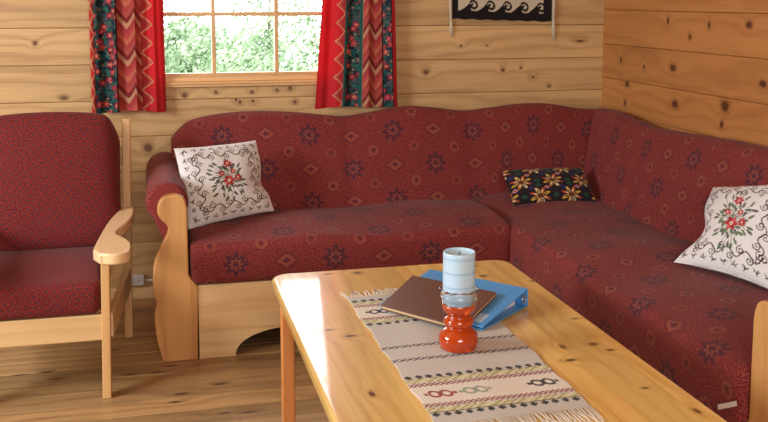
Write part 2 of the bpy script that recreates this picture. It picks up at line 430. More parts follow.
mb = MB(); mb.box(WX0-.06, WX1+.06, YW-.022, YW, WZ1, WZ1+.08); mb.box(WX0-.06, WX0, YW-.022, YW, .985, WZ1); mb.box(WX1, WX1+.06, YW-.022, YW, .985, WZ1)
struct(mb.build('trim_2', W_WIN, bevel=.003))

# ---------------------------------------------------------------- outside
G = NT('lawn'); co = G.n('TexCoord').outputs['Object']
G.bsdf(G.mix(G.noise(co, 1.5, 4), lin(88, 116, 60), lin(140, 160, 96)), .9)
mb = MB(); mb.box(-30, 34, YW+.5, 60, -4.3, -4.0); struct(mb.build('ground_outside', G.m))
def leafmat(name, a, b):
    t = NT(name); co = t.n('TexCoord').outputs['Object']
    c = t.mix(t.ss(t.noise(co, 3.5, 3), .35, .65), a, b)
    t.bsdf(c, .7, Subsurface_Weight=0.); return t.m
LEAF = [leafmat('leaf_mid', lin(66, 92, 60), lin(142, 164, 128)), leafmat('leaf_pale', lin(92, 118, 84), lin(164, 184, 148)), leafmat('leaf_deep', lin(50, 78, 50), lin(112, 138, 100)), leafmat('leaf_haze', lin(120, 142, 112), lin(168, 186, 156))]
BARK = plain('bark', lin(96, 84, 70), .9)
def tree(name, label, cat, x, y, ztop, rx, rz, mat, n, ls, seed, droop=False):
    r = np.random.default_rng(seed)
    t = thing(name, label, cat, (x, y, -4.0), 'trees outside the window')
    mb = MB()
    # clumps on an ellipsoid, leaves in every clump
    nc = 46; cen = []
    for i in range(nc):
        d = r.normal(size=3); d /= np.linalg.norm(d); rad = r.uniform(.45, 1.)
        cen.append((x+d[0]*rx*rad, y+d[1]*rx*rad*.8, ztop-rz+d[2]*rz*rad))
    for i in range(n):
        c = cen[r.integers(nc)]
        p = Vector(c)+Vector(r.normal(size=3)*np.array([rx*.17, rx*.17, rz*(.24 if droop else .12)]))
        nrm = Vector(r.normal(size=3)); nrm.normalize()
        a = nrm.orthogonal().normalized(); b = nrm.cross(a)
        s = ls*r.uniform(.6, 1.3)
        mb.add([p-a*s, p-b*s*.45+a*s*.1, p+a*s, p+b*s*.45+a*s*.1], [(0, 1, 2, 3)])
    mb.build('crown', mat, t)
    mb = MB(); mb.tube([(x, y, -4.05), (x+.05, y, -2.6), (x-.03, y, ztop-rz*.9), (x, y, ztop-rz*.3)], [rx*.10, rx*.08, rx*.06, rx*.02], 10)
    mb.build('trunk', BARK, t)
tree('garden_tree', 'dense pale green bushy tree behind the left window panes', 'tree', .17, 9.2, 1.12, .80, 1.5, LEAF[0], 17000, .034, 1)
tree('garden_tree', 'tall drooping birch behind the middle window panes', 'tree', 1.42, 11.8, 2.0, .62, 1.9, LEAF[1], 13000, .032, 2, True)
tree('garden_tree', 'round light green tree behind the right window panes', 'tree', 1.32, 7.0, 1.02, .30, .9, LEAF[1], 7000, .022, 3)
tree('garden_tree', 'darker taller tree at the upper right of the window', 'tree', 2.95, 14.5, 1.75, .80, 1.9, LEAF[2], 12000, .045, 4)
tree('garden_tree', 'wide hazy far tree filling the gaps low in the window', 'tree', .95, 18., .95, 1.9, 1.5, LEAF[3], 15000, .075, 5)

# ---------------------------------------------------------------- curtains
def hsh(i, j): return np.modf(np.abs(np.sin(i*12.9898+j*78.233)*43758.5453))[0]
C3 = lambda c: np.array(lin(*c)[:3])
RED, PINKRED, TAN, DRED, PEACH, TEAL, NAVY = [C3(c) for c in ((222, 54, 64), (212, 90, 90), (206, 160, 110), (120, 26, 34), (222, 130, 104), (34, 74, 74), (36, 36, 52))]
def floral(lx, z, w):
    """lx metres across the band: dark teal ground crowded with leaves and pink roses"""
    out = np.empty(lx.shape+(3,)); out[:] = C3((44, 54, 66))
    for k, (cs, rad, keep, pal) in enumerate(((.020, .010, .75, ((40, 96, 96), (54, 116, 104), (92, 116, 104))), (.016, .005, .6, ((70, 132, 118), (104, 84, 110), (30, 40, 60))),
                                         (.034, .0135, .62, ((196, 62, 86), (206, 84, 84), (176, 48, 66))), (.034, .006, .62, ((228, 136, 140), (232, 160, 130), (222, 110, 120))), (.024, .0035, .4, ((222, 190, 140), (206, 90, 80), (214, 170, 150))))):
        kk = 2 if k == 3 else k
        iy0 = np.floor(z/cs)
        for dy in (-1, 0, 1):
            for dxx in (-1, 0, 1):
                iy = iy0+dy; ix = np.floor(lx/cs+.5*(iy % 2))+dxx
                cx = (ix+.5-.5*(iy % 2)+(hsh(ix+3, iy+kk*7.)-.5)*.6)*cs; cy = (iy+.5+(hsh(ix+9, iy+kk*3.)-.5)*.6)*cs
                on = hsh(ix+1, iy+kk*5.+2) < keep
                an = np.arctan2(z-cy, lx-cx)
                rr = np.hypot(lx-cx, z-cy)/(1+.28*np.sin(5*an+ix))
                m = on & (rr < rad); c = (hsh(ix, iy+k)*2.99).astype(int)
                for q in range(3): out[m & (c == q)] = C3(pal[q])
    return out
def chevron(lx, z, w, sgn):
    c = np.abs(((lx/w) % 1)-.5)*w
    v = z*1.0+sgn*c*1.35
    k = np.floor(v/.0235).astype(int) % 7
    pal = np.array([PEACH, PINKRED, C3((196, 76, 78)), C3((222, 172, 136)), C3((154, 54, 56)), C3((208, 100, 96)), C3((202, 86, 84))])
    return pal[k]
def zig(lx, z, w, sgn=1):
    per = .083
    tri = np.abs(((z/per) % 1)-.5)*2*w
    x = lx if sgn > 0 else w-lx
    out = np.empty(lx.shape+(3,)); out[:] = RED
    out[x < tri] = C3((204, 92, 82)); out[x < tri*.55] = C3((188, 60, 64)); m = np.abs(x-tri) < .0036; out[m] = C3((226, 180, 136))
    return out
def curtain_cols(bands, s, z, W):
    col = np.empty(s.shape+(3,)); col[:] = RED
    for (a, b, kind) in bands:
        m = (s >= a) & (s < b); lx = (s[m]-a)*W; w = (b-a)*W; zz = z[m]
        if kind == 'floral': col[m] = floral(lx, zz, w)
        elif kind == 'chevV': col[m] = chevron(lx, zz, w/1.45, -1)
        elif kind == 'chevA': col[m] = chevron(lx, zz, w/1.4, 1)
        elif kind == 'zigR': col[m] = zig(lx, zz, w, 1)
        elif kind == 'zigL': col[m] = zig(lx, zz, w, -1)
        elif kind == 'edge': col[m] = C3((28, 34, 44))
        elif kind == 'teal': col[m] = C3((52, 112, 108))
        elif kind == 'tan': col[m] = C3((196, 150, 104))
    return col
CURT = painted('printed_curtain_cotton', .85, .05, 900., .45)
def curtain(label, x0b, x1b, x0t, x1t, zb, zt, bands, folds, amp, ph):
    nx, nz = 130, 380
    s, t = np.meshgrid(np.linspace(0, 1, nx), np.linspace(0, 1, nz))
    z = zb+(zt-zb)*t
    k = np.clip((z-zb)/(1.35-zb), 0, 1.4)
    x0 = x0b+(x0t-x0b)*k; x1 = x1b+(x1t-x1b)*k
    flare = 1.0
    fold = np.sin(2*PI*folds*s+ph)+.35*np.sin(2*PI*folds*2.3*s+ph*2+t*1.5)
    x = x0+(x1-x0)*s+.006*np.cos(2*PI*folds*s+ph)*np.sin(PI*s)
    yv = YW-.062-amp*fold*(1.15-.35*t)
    z2 = z-.004*np.sin(2*PI*s*1.2+ph)*(1-t)
    W = (x1b-x0b)*1.08
    cols = curtain_cols(bands, s, z, W)
    mb = MB()
    vs = np.stack([x, yv, z2], -1).reshape(-1, 3)
    fs = [(j*nx+i, j*nx+i+1, (j+1)*nx+i+1, (j+1)*nx+i) for j in range(nz-1) for i in range(nx-1)]
    mb.add(vs.tolist(), fs, smooth=True)
    o = mb.build('curtain', CURT, loc=((x0b+x1b)/2, YW-.06, zt), cols=cols.reshape(-1, 3), solid=.002)
    return tag(o, label, 'curtain', 'printed red curtains at the window')
curtain('red printed curtain left of the window, beside the armchair', -.258, .055, -.256, .056, .862, 1.857,
        [(0, .05, 'zigL'), (.05, .36, 'floral'), (.36, .375, 'edge'), (.375, .69, 'chevV'), (.69, .83, 'zigR')], 3.6, .016, .6)
curtain('red printed curtain right of the window, above the sofa back', .722, 1.113, .76, 1.10, .856, 1.857,
        [(.20, .33, 'zigL'), (.33, .365, 'teal'), (.365, .51, 'floral'), (.51, .55, 'teal'), (.55, .555, 'tan'), (.555, .82, 'chevA'), (.82, .835, 'edge'), (.835, .94, 'floral'), (.94, .95, 'edge')], 3.1, .010, 2.0)
rod = thing('curtain_rod', 'wooden curtain rod above the window', 'curtain rod', (.43, YW, 1.88))
mb = MB(); mb.tube([(-.4, YW-.062, 1.87), (1.25, YW-.062, 1.87)], .012, 12); mb.build('pole', W_WIN, rod)
for x in (-.32, 1.18):
    mb = MB(); mb.box(x-.012, x+.012, YW-.07, YW+.002, 1.845, 1.862); mb.build('bracket', W_WIN, rod)

# ---------------------------------------------------------------- woven wall hanging
cv = Canvas(320, 300, (24, 20, 22))
cream, blk = (196, 186, 164), (24, 20, 22)
cv.fill((cv.xx > .055) & (cv.xx < .915) & (cv.yy > .085) & (cv.yy < .915), cream)
def wave(yb, sgn):
    n = 5; p = .172
    for i in range(n):
        x0 = .055+i*p
        pts = [(x0, yb), (x0+p*.35, yb+sgn*.030), (x0+p*.62, yb+sgn*.075), (x0+p*.70, yb+sgn*.088)]
        th0 = PI*.75
        for k in range(30):
            th = PI*.62-k*.21; rr = (.046-.0011*k)
            pts.append((x0+p*.86+rr*math.cos(th), yb+sgn*(.052/cv.asp+rr*math.sin(th)/cv.asp)))
        cv.line(pts[3:], .021, blk)
        # body of the wave
        m = (cv.xx > x0) & (cv.xx < x0+p+.002) & ((cv.yy-yb)*sgn > -.01) & ((cv.yy-yb)*sgn < np.clip((cv.xx-x0)/(p*.66), 0, 1)**1.4*.086*np.where(cv.xx < x0+p*.66, 1, np.clip(1-(cv.xx-x0-p*.66)/(p*.10), 0, 1)))
        cv.fill(m, blk)
wave(.085, 1); wave(.915, -1)
cv.fill((np.abs(cv.xx-.485)/.30+np.abs(cv.yy-.5)/.2 < 1), blk); cv.fill((np.abs(cv.xx-.485)/.18+np.abs(cv.yy-.5)/.12 < 1), cream)
HANG = painted('woven_wool', .95, .1, 700.)
hang = thing('wall_hanging', 'black and cream woven wall hanging with a running wave border', 'wall hanging', (1.64, YW, 1.25))
nx, nz = 160, 150
u, v = np.meshgrid(np.linspace(0, 1, nx), np.linspace(0, 1, nz))
X = 1.397+(1.903-1.397)*u; Z = 1.262-.017*u+.46*v+.002*np.sin(40*u)*(1-v)
Y = YW-.010-.003*np.sin(5*u+2*v)
mb = MB(); mb.add(np.stack([X, Y, Z], -1).reshape(-1, 3).tolist(), [(j*nx+i, j*nx+i+1, (j+1)*nx+i+1, (j+1)*nx+i) for j in range(nz-1) for i in range(nx-1)], smooth=True)
mb.build('woven_panel', HANG, hang, cols=cv.at(u, v).reshape(-1, 3), solid=.004)
CORD = plain('cream_cord', lin(214, 204, 180), .9)
for x, zb_, dx in ((1.388, 1.172, -.012), (1.912, 1.150, .004)):
    mb = MB()
    mb.tube([(x+dx, YW-.012, 1.75), (x+dx*.6, YW-.014, 1.45), (x, YW-.013, 1.26)], .0075, 8)
    for k in (-1, 0, 1):
        mb.tube([(x, YW-.013, 1.265), (x+k*.004, YW-.012, 1.21), (x+.006+k*.005, YW-.008, zb_+abs(k)*.012)], [.006, .0045, .002], 6)
    mb.build('tassel_cord', CORD, hang)
mb = MB(); mb.tube([(1.36, YW-.012, 1.735), (1.94, YW-.012, 1.735)], .010, 10); mb.build('hanging_rod', W_WIN, hang)

# ---------------------------------------------------------------- power outlet with its cable
PW = plain('outlet_white', lin(214, 212, 206), .4); PD = plain('outlet_dark', lin(60, 58, 56), .5)
out = thing('power_outlet', 'white double power outlet on the log wall above the baseboard', 'power outlet', (-.095, YW, .06))
mb = MB(); mb.box(-.140, -.062, YW-.030, YW, .064, .112); mb.build('outlet_box', PW, out, bevel=.004)
for x in (-.121, -.081):
    mb = MB()
    prof = [(.0155, 0), (.0155, .004), (.013, .004), (.012, .001)]
    rings = [[(x+r*math.cos(2*PI*k/24), YW-.030-h, .088+r*math.sin(2*PI*k/24)) for k in range(24)] for r, h in prof]
    mb.loft(rings); so = mb.build('socket', PW, out)
    for dx in (-.006, .006):
        mb = MB(); mb.tube([(x+dx, YW-.0305, .088), (x+dx, YW-.0325, .088)], .0022, 8); mb.build('pin_hole', PD, so)
mb = MB(); mb.tube([(-.063, YW-.014, .083), (.02, YW-.010, .081), (.30, YW-.010, .080), (.70, YW-.010, .080)], .006, 8)
tag(mb.build('cable', PW, loc=(-.06, YW-.012, .08)), 'white cable running along the wall from the power outlet behind the sofa', 'cable')

# ---------------------------------------------------------------- corner sofa
sofa = thing('corner_sofa', 'crimson patterned L shaped corner sofa with carved pine end panels', 'sofa', (1.4, 3.556, 0))
def arclen(ring):
    L = [0.]
    for a, b in zip(ring, ring[1:]+ring[:1]): L.append(L[-1]+math.dist(a, b))
    return L
def rrect(y0, y1, z0, z1, r, crown=0., n=5, er=1.):
    """rounded rectangle (y,z) counter-clockwise from the bottom-left; the top edge is crowned"""
    pts = []
    for (cy, cz, a0) in ((y1-r, z0+r, -90), (y1-r, z1-r, 0), (y0+r, z1-r, 90), (y0+r, z0+r, 180)):
        for k in range(n+1):
            a = math.radians(a0+90*k/n); pts.append((cy+r*math.cos(a), cz+r*math.sin(a)))
        if a0 == 0:
            for k in range(1, 12):
                f = k/12; yy = (y1-r)+(y0-y1+2*r)*f
                pts.append((yy, z1+crown*math.sin(PI*f)))
    return pts
def cushion(name, parent, fn, a0, a1, ring, na=40, endr=.03, uoff=0., voff=0., mat=FAB, sag=None, front=0.):
    """ring (p,q) swept along a from a0 to a1, rounded ends; fn(a,p,q) -> world"""
    q0, q1 = min(q for p, q in ring), max(q for p, q in ring); pf = min(p for p, q in ring)+.12
    ring = [(p+(front*max(0., min(1., (q1-q)/(q1-q0))) if p < pf else 0.), q) for p, q in ring] if front else ring
    c = np.mean(np.array(ring), 0)
    L = [l+voff for l in arclen(ring)]
    st = [(a0, .0), (a0, .6)]
    ends = [(1-math.cos(k*PI/10), math.sin(k*PI/10)) for k in range(0, 6)]
    A = []
    for f, g in ends: A.append((a0+endr*f, g))
    for k in range(1, na): A.append((a0+endr+(a1-a0-2*endr)*k/na, 1.))
    for f, g in ends[::-1]: A.append((a1-endr*f, g))
    ext = np.array(ring)-c; hw = np.abs(ext).max(0)
    rings = []; us = []
    for a, g in A:
        rr = []
        for (p, q) in ring:
            dp, dq = p-c[0], q-c[1]
            sp = (hw[0]-endr*(1-g))/hw[0]; sq = (hw[1]-endr*(1-g))/hw[1]
            pp, qq = c[0]+dp*sp, c[1]+dq*sq
            if sag: qq += sag(a, pp) if dq > 0 else 0
            rr.append(fn(a, pp, qq))
        rings.append(rr); us.append(a+uoff)
    mb = MB(); mb.loft(rings, us, L, smooth=True)
    return mb.build(name, mat, parent)
# seats
nz_ = lambda a, p: .006*math.sin(a*7+p*3)+.004*math.sin(a*13)
cushion('seat_cushion', sofa, lambda a, p, q: (a, p, q), .118, 1.392, rrect(3.525, 4.12, .287, .452, .035, .022), endr=.03, voff=.02, sag=nz_, front=.022)
cushion('seat_cushion', sofa, lambda a, p, q: (p, a, q), 1.985, 4.12, rrect(1.374, 2.0, .262, .452, .035, .022), 60, .03, .05, .05, sag=nz_, front=.010)
# backs: profile (p = distance from front foot towards the wall, q = height 0..1)
def back_profile():
    f = [(0, .0), (.012, .08), (.045, .25), (.075, .5), (.10, .72), (.12, .86)]
    t = [(.132, .93), (.150, .975), (.178, 1.0), (.212, .995), (.245, .97), (.262, .92)]
    b = [(.268, .80), (.268, .4), (.268, 0.)]
    return catmull(f+t, 3)+b
BP = back_profile()
def backrest(name, stations, top, fn, seams, mitre, uoff=0., taper_start=True):
    zb = .40
    rings = []; us = []
    Z0 = .86
    prof = [(p, zb+(q)*(Z0-zb)) for p, q in BP]
    L = [-l for l in arclen(prof)]
    for i, a in enumerate(stations):
        rr = []
        for (p, q) in BP:
            z = zb+q*(top(a)-zb)
            dent = 0.
            for s in seams:
                dent += .006*math.exp(-((a-s)/.010)**2)+.004*math.exp(-((a-s)/.06)**2)
            bulge = .012*math.sin(PI*min(max(q, 0), 1))
            pp = p-bulge+dent*(1 if p < .25 else 0)
            rr.append(fn(a, pp, z, i))
        rings.append(rr); us.append(a+uoff)
    mb = MB(); mb.loft(rings, us, L, smooth=True)
    return mb.build(name, FAB, sofa)
topL = hump([(.06, .735), (.09, .775), (.12, .806), (.16, .830), (.25, .85), (.37, .861), (.50, .860), (.635, .850), (.75, .836), (.84, .828), (.95, .842), (1.12, .866), (1.25, .858), (1.41, .838), (1.55, .850), (1.75, .864), (1.9, .858), (2.05, .835), (2.2, .825)])
YF = 4.05
def fnL(a, p, z, i):
    x = a
    lim = 1.905+p-.0004                          # mitre plane in the corner
    # last stations run into the mitre
    f = max(0, (a-1.5)/(2.2-1.5))
    if a > 1.5: x = 1.5+(lim-1.5)*f
    e = max(0., 1-(2.2-a)/.02) if a > 2.18 else 0.
    return (x, YF+p+(0.*e if p < .2 else 0), z)
stL = [.072, .075, .08, .088]+[.10+.02*k for k in range(70)]+list(np.linspace(1.5, 2.16, 24))+[2.18, 2.19, 2.2]
backrest('backrest', stL, topL, fnL, (.845, 1.41), None)
topR = hump([(1.78, .83), (2.2, .84), (2.5, .812), (2.7, .822), (2.883, .831), (3.1, .832), (3.3, .823), (3.53, .812), (3.70, .806), (3.78, .808), (3.95, .820), (4.1, .834), (4.25, .836), (4.35, .832)])
def fnR(b, p, z, i):
    a = b
    lim = 4.05+p-.0004
    y = a
    if a > 3.6: y = 3.6+(lim-3.6)*(a-3.6)/(4.35-3.6)
    e = max(0., 1-(4.35-a)/.02)
    return (1.905+p+(0.*e if p < .2 else 0), y, z)
stR = [1.99+.02*k for k in range(81)]+list(np.linspace(3.62, 4.32, 28))+[4.33, 4.34, 4.35]
o = backrest('backrest', stR, topR, fnR, (3.66, 2.55), None, .07)
# arms: cloth roll over an upholstered side, carved pine panel in front
def arm(axis):
    c0, cz, R = (.040, .600, .079) if axis == 'Y' else (.046, .563, .060)
    ring = []
    for k in range(25):
        a = math.radians(-50+280*k/24); ring.append((c0+R*math.cos(a), cz+R*math.sin(a)))
    ring += [(c0-.012, .44), (c0-.012, .10), (c0+.055, .10), (c0+.055, .45)]
    if axis == 'Y': fn = lambda a, p, q: (p, a, q)
    else: fn = lambda a, p, q: (a, 1.98+(p-.111), q)
    a0, a1 = (3.598, 4.36) if axis == 'Y' else (1.442, 2.14)
    cushion('arm', sofa, fn, a0, a1, ring, 24, .022, .03, .10)
    P = [(.137,0),(.144,.285),(.111,.328),(.111,.466),(.1115,.585),(.101,.622),(.079,.637),(.054,.638),(.026,.629),(.009,.609),(.003,.580),(.012,.551),(.038,.520),(.036,.490),(.012,.445),(-.006,.405),(-.017,.36),(-.020,.303),(-.018,.261),(-.008,.229),(-.016,.199),(-.017,.149),(-.012,.091),(-.002,.043),(.008,0)]
    curve = [P[0], P[1], P[2], P[3]]+catmull(P[4:], 4)
    mb = MB()
    if axis == 'Y': mb.prism(curve, lambda p, h: (p[0], h, p[1]), 3.556, 3.600); mb.build('end_panel', W_PANEL, sofa, bevel=.007, seg=3)
    else:
        mb.prism(curve, lambda p, h: (h, 1.98+(p[0]-.111), p[1]), 1.400, 1.444); mb.build('end_panel', W_PANELY, sofa, bevel=.007, seg=3)
arm('Y'); arm('X')
# front boards with an arched cut-out
def front_board(a0, a1, arches, fn, mat, top=.286):
    pts = [(a0, 0)]
    for (b0, b1, hh) in arches:
        m, w = (b0+b1)/2, (b1-b0)/2
        for k in range(25):
            t_ = PI-PI*k/24; pts.append((m+w*math.cos(t_), hh*math.sin(t_)**.9))
    pts += [(a1, 0), (a1, top), (a0, top)]
    mb = MB(); mb.prism(pts, fn, 0, .022); mb.build('front_board', mat, sofa)
front_board(.144, 1.43, [(.279, .70, .100), (.86, 1.28, .100)], lambda p, h: (p[0], 3.566+h, p[1]), W_BOARDX)
front_board(1.985, 3.56, [(2.12, 2.60, .100), (2.95, 3.4, .100)], lambda p, h: (1.408+h, p[0], p[1]), W_BOARDY, .261)
mb = MB(); mb.box(.03, 2.14, 4.30, 4.34, .04, .45); mb.box(.03, .055, 3.6, 4.3, 0.0, .11); mb.build('rear_board', W_BOARDX, sofa)
mb = MB(); mb.box(2.12, 2.16, 1.86, 4.28, .04, .45); mb.box(1.44, 2.12, 1.845, 1.87, 0.0, .11); mb.build('rear_board', W_BOARDY, sofa)
TAG = plain('care_tag_white', lin(226, 224, 220), .7)
# small white tag hanging from the seat edge beside the right end panel
mb = MB(); mb.add([(1.372, 2.062, .318), (1.372, 2.066, .330), (1.372, 1.990, .372), (1.372, 1.986, .360)], [(0, 1, 2, 3)])
ct = mb.build('care_tag', TAG, sofa, solid=.0015); ct['label'] = 'small white tag on the seat edge'

# ---------------------------------------------------------------- scatter cushions
def pillow(name, mat, corners, T, canvas, n=150, pinch=.06, loc=None, lpull=0., bend=None):
    BL, BR, TL, TR = [np.array(c, float) for c in corners]
    nrm = np.cross(BR-BL, TL-BL); nrm /= np.linalg.norm(nrm)       # points to the viewer for BL,BR,TL ccw
    u, v = np.meshgrid(np.linspace(0, 1, n), np.linspace(0, 1, n))
    a, b = 2*u-1, 2*v-1
    # edges drawn in between the corners
    uu = .5+.5*a*(1-pinch*(1-b**2)*np.abs(a)**1.5); vv = .5+.5*b*(1-pinch*(1-a**2)*np.abs(b)**1.5)
    uu = uu+lpull*(1-u)**3*np.exp(-((v-.36)/.22)**2)
    base = ((1-uu)*(1-vv))[..., None]*BL+(uu*(1-vv))[..., None]*BR+((1-uu)*vv)[..., None]*TL+(uu*vv)[..., None]*TR
    th = T*np.clip((1-a**4)*(1-b**4), 0, 1)**.55*(.55+.45*(1-.5*a*a-.5*b*b))
    if bend is not None: base = base+bend(a, b)[..., None]*nrm
    wr = .0018*np.sin(17*u+9*v)*np.sin(13*v-5*u)
    fr = base+(th+wr)[..., None]*nrm*1.0; bk_ = base-th[..., None]*nrm*.9
    mb = MB(); N = n*n
    vs = np.concatenate([fr.reshape(-1, 3), bk_.reshape(-1, 3)])
    fs = [(j*n+i, j*n+i+1, (j+1)*n+i+1, (j+1)*n+i) for j in range(n-1) for i in range(n-1)]
    fs += [(N+j*n+i, N+(j+1)*n+i, N+(j+1)*n+i+1, N+j*n+i+1) for j in range(n-1) for i in range(n-1)]
    for i in range(n-1):
        fs += [(i, N+i, N+i+1, i+1), ((n-1)*n+i, (n-1)*n+i+1, N+(n-1)*n+i+1, N+(n-1)*n+i), (i*n, (i+1)*n, N+(i+1)*n, N+i*n), (i*n+n-1, N+i*n+n-1, N+(i+1)*n+n-1, (i+1)*n+n-1)]
    mb.add(vs.tolist(), fs, smooth=True)
    c = canvas.at(u, v).reshape(-1, 3)
    return mb.build(name, mat, loc=loc or tuple((BL+BR)/2), cols=np.concatenate([c, c]))
def embroidery(seed, greens, reds, px=420, cy=.5, tall=1.):
    r = np.random.default_rng(seed)
    cv = Canvas(px, px, (226, 226, 225)); ink = (74, 52, 50)
    def tf(side, s, d):      # s along the side, d inward from the rim
        return [(s, d), (1-d, s), (1-s, 1-d), (d, 1-s)][side]
    # wavy scroll line with curls, one run per side
    for side in range(4):
        pts = [tf(side, .13+.74*k/60, .165+.035*math.sin(4*2*PI*k/60+.8)) for k in range(61)]
        cv.line(pts, .011, ink)
        for k in range(8):
            s0 = .155+.74*(k+.35)/8; sg = 1 if k % 2 else -1
            pts = []
            for j in range(26):
                th = j*.36; rr = .041*(1-j/30)
                pts.append(tf(side, s0+rr*math.cos(th*sg+PI/2), .165+sg*.034+rr*math.sin(th*sg+PI/2)*1.))
            cv.line(pts, .010, ink)
        for k in range(9):          # small outer sprigs
            s0 = .09+.82*k/8
            x, y_ = tf(side, s0, .065)
            for w in range(3):
                an = w*2*PI/3+k*.7+side
                cv.ell(x+.016*math.cos(an), y_+.016*math.sin(an), .014, .006, [ink, (110, 112, 96), ink][w], an)
            cv.line([tf(side, s0-.03, .085), tf(side, s0, .055), tf(side, s0+.035, .075)], .006, ink)
    # bouquet
    for k in range(34):
        an = k*2*PI/34+r.uniform(-.06, .06); R = r.uniform(.10, .235)*(1.0+.15*abs(math.sin(an)))
        x, y_ = .5+R*math.cos(an), cy+tall*R*math.sin(an)
        cv.line([(.5, cy), (x, y_)], .006, (120, 124, 104))
        cv.ell(x, y_, .036, .013, greens[k % len(greens)], an+r.uniform(-.5, .5))
    for k in range(18):
        an = k*2*PI/18+.1; R = .10+.03*(k % 2)
        cv.ell(.5+R*math.cos(an), cy+tall*R*math.sin(an), .032, .013, greens[(k+1) % len(greens)], an+.5)
    for (dx, dy, sc) in ((0, -.03, 1.), (.11, -.01, .62), (-.07, .06, .55), (.02, .17, .75), (.07, .07, .5)):
        for k in range(6):
            an = k*PI/3+dx*9
            cv.ell(.5+dx+.040*sc*math.cos(an), cy+dy*tall+.040*sc*math.sin(an), .032*sc, .021*sc, reds[k % len(reds)], an)
        cv.ell(.5+dx, cy+dy*tall, .020*sc, .020*sc, (232, 212, 196))
        cv.ell(.5+dx, cy+dy*tall, .010*sc, .010*sc, (96, 110, 70))
    return cv
LINEN = painted('embroidered_linen', .85, .15, 1200.)
p1 = pillow('scatter_cushion', LINEN, [(.118, 3.715, .468), (.470, 3.862, .492), (.075, 3.86, .765), (.414, 4.005, .765)], .050,
            embroidery(3, [(72, 70, 78), (86, 92, 80), (96, 108, 86)], [(178, 48, 44), (190, 70, 60), (150, 34, 40)], tall=1.12), pinch=.035,
            bend=lambda a, b: -.042*np.exp(-((a-1)/.35)**2-((b+.15)/.28)**2))
tag(p1, 'white cushion embroidered with dark scrolls, leaning on the left arm of the sofa', 'cushion', 'embroidered white cushions')
p2 = pillow('scatter_cushion', LINEN, [(1.678, 2.822, .478), (1.800, 2.415, .478), (1.925, 2.985, .690), (1.945, 2.56, .790)], .060,
            embroidery(9, [(86, 112, 84), (112, 132, 100), (96, 96, 88)], [(186, 44, 52), (206, 84, 84), (156, 32, 44)], cy=.47, tall=1.25), pinch=.10,
            lpull=.15)
tag(p2, 'white cushion with green leaved red flowers, leaning on the right sofa back', 'cushion', 'embroidered white cushions')
# small dark cushion
cv = Canvas(330, 220, (36, 26, 34))
pal = [(206, 160, 60), (190, 96, 44), (214, 186, 110), (170, 64, 48), (206, 160, 60), (186, 120, 60), (214, 196, 140), (150, 70, 50)]
asp = cv.asp
for row, yy_ in enumerate((.12, .5, .90)):
    for k in range(-1, 4):
        x = .02+.37*k+(.185 if row % 2 == 0 else 0)+.12
        for q in range(8):
            an = q*PI/4+PI/8
            for rr, L, wd, c in ((.078, .050, .019, pal[q]), (.062, .026, .008, (226, 206, 150) if q % 2 else (40, 44, 74))):
                cv.ell(x+rr*math.cos(an), yy_+rr*math.sin(an)/asp, L, wd, c, an)
        cv.ell(x, yy_, .016, .016, (120, 60, 34))
        for dx, dy, c in ((.185, 0, (36, 84, 62)), (0, .26, (36, 84, 62)), (.092, .19, (196, 130, 136)), (-.092, .19, (44, 44, 96)), (.092, -.19, (44, 44, 96))):
            m = np.abs(cv.xx-x-dx)/.038+np.abs((cv.yy-yy_-dy)*asp)/.034 < 1; cv.fill(m, c)
            m = np.abs(cv.xx-x-dx)/.014+np.abs((cv.yy-yy_-dy)*asp)/.012 < 1; cv.fill(m, (30, 24, 30))
DARKP = painted('dark_cross_stitch', .9, .1, 1000.)
p3 = pillow('scatter_cushion', DARKP, [(1.507, 3.845, .466), (1.897, 3.835, .466), (1.507, 3.99, .592), (1.893, 3.98, .592)], .045, cv, n=160, pinch=.02)
tag(p3, 'small dark cushion with yellow star flowers in the sofa corner', 'cushion')

# ---------------------------------------------------------------- armchair
ch = thing('armchair', 'pine framed armchair with dark red speckled seat and back cushions', 'armchair', (-.395, 3.45, 0))
CX = -.395
def mirror(x, s): return CX+s*(x-CX)
cushion('seat_cushion', ch, lambda a, p, q: (a, p, q), CX-.232, CX+.205, rrect(3.255, 3.80, .298, .412, .03, .020), 20, .028, mat=FABC)
# back cushion: rounded outline in X/Z, leaning back
def back_cushion():
    hw, zt, zb = .264, .922, .40
    out = []
    for k in range(0, 41):     # top outline left to right
        s = -1+2*k/40
        out.append((CX+hw*s, zb, s))
    nu, nv = 44, 34
    mb = MB(); rows = []
    def pt(u, v, side):
        s = 2*u-1
        ztop = .922-.022*abs(s)**2.2-.10*max(0, (abs(s)-.72)/.28)**2.6
        z = zb+(ztop-zb)*v
        narrow = 1.0-.02*(1-v)
        e = (1-abs(s)**6)*(1-abs(2*v-1)**8)
        th = .055*max(e, 0)**.5
        y = 3.775+.10*(v)+.0
        return (CX+hw*s*narrow, y-side*th-(.012*math.sin(PI*v)*(1-s*s) if side > 0 else 0), z)
    us = [.5-.5*math.cos(PI*i/nu) for i in range(nu+1)]; vs_ = [.5-.5*math.cos(PI*j/nv) for j in range(nv+1)]
    for side in (1, -1):
        V = [pt(u, v, side) for v in vs_ for u in us]
        F = []; U = []
        for j in range(nv):
            for i in range(nu):
                q = (j*(nu+1)+i, j*(nu+1)+i+1, (j+1)*(nu+1)+i+1, (j+1)*(nu+1)+i)
                if side < 0: q = q[::-1]
                F.append(q); U.append([(V[k][0]*1., V[k][2]) for k in q])
        mb.add(V, F, U, True)
    return mb.build('back_cushion', FABC, ch)
back_cushion()
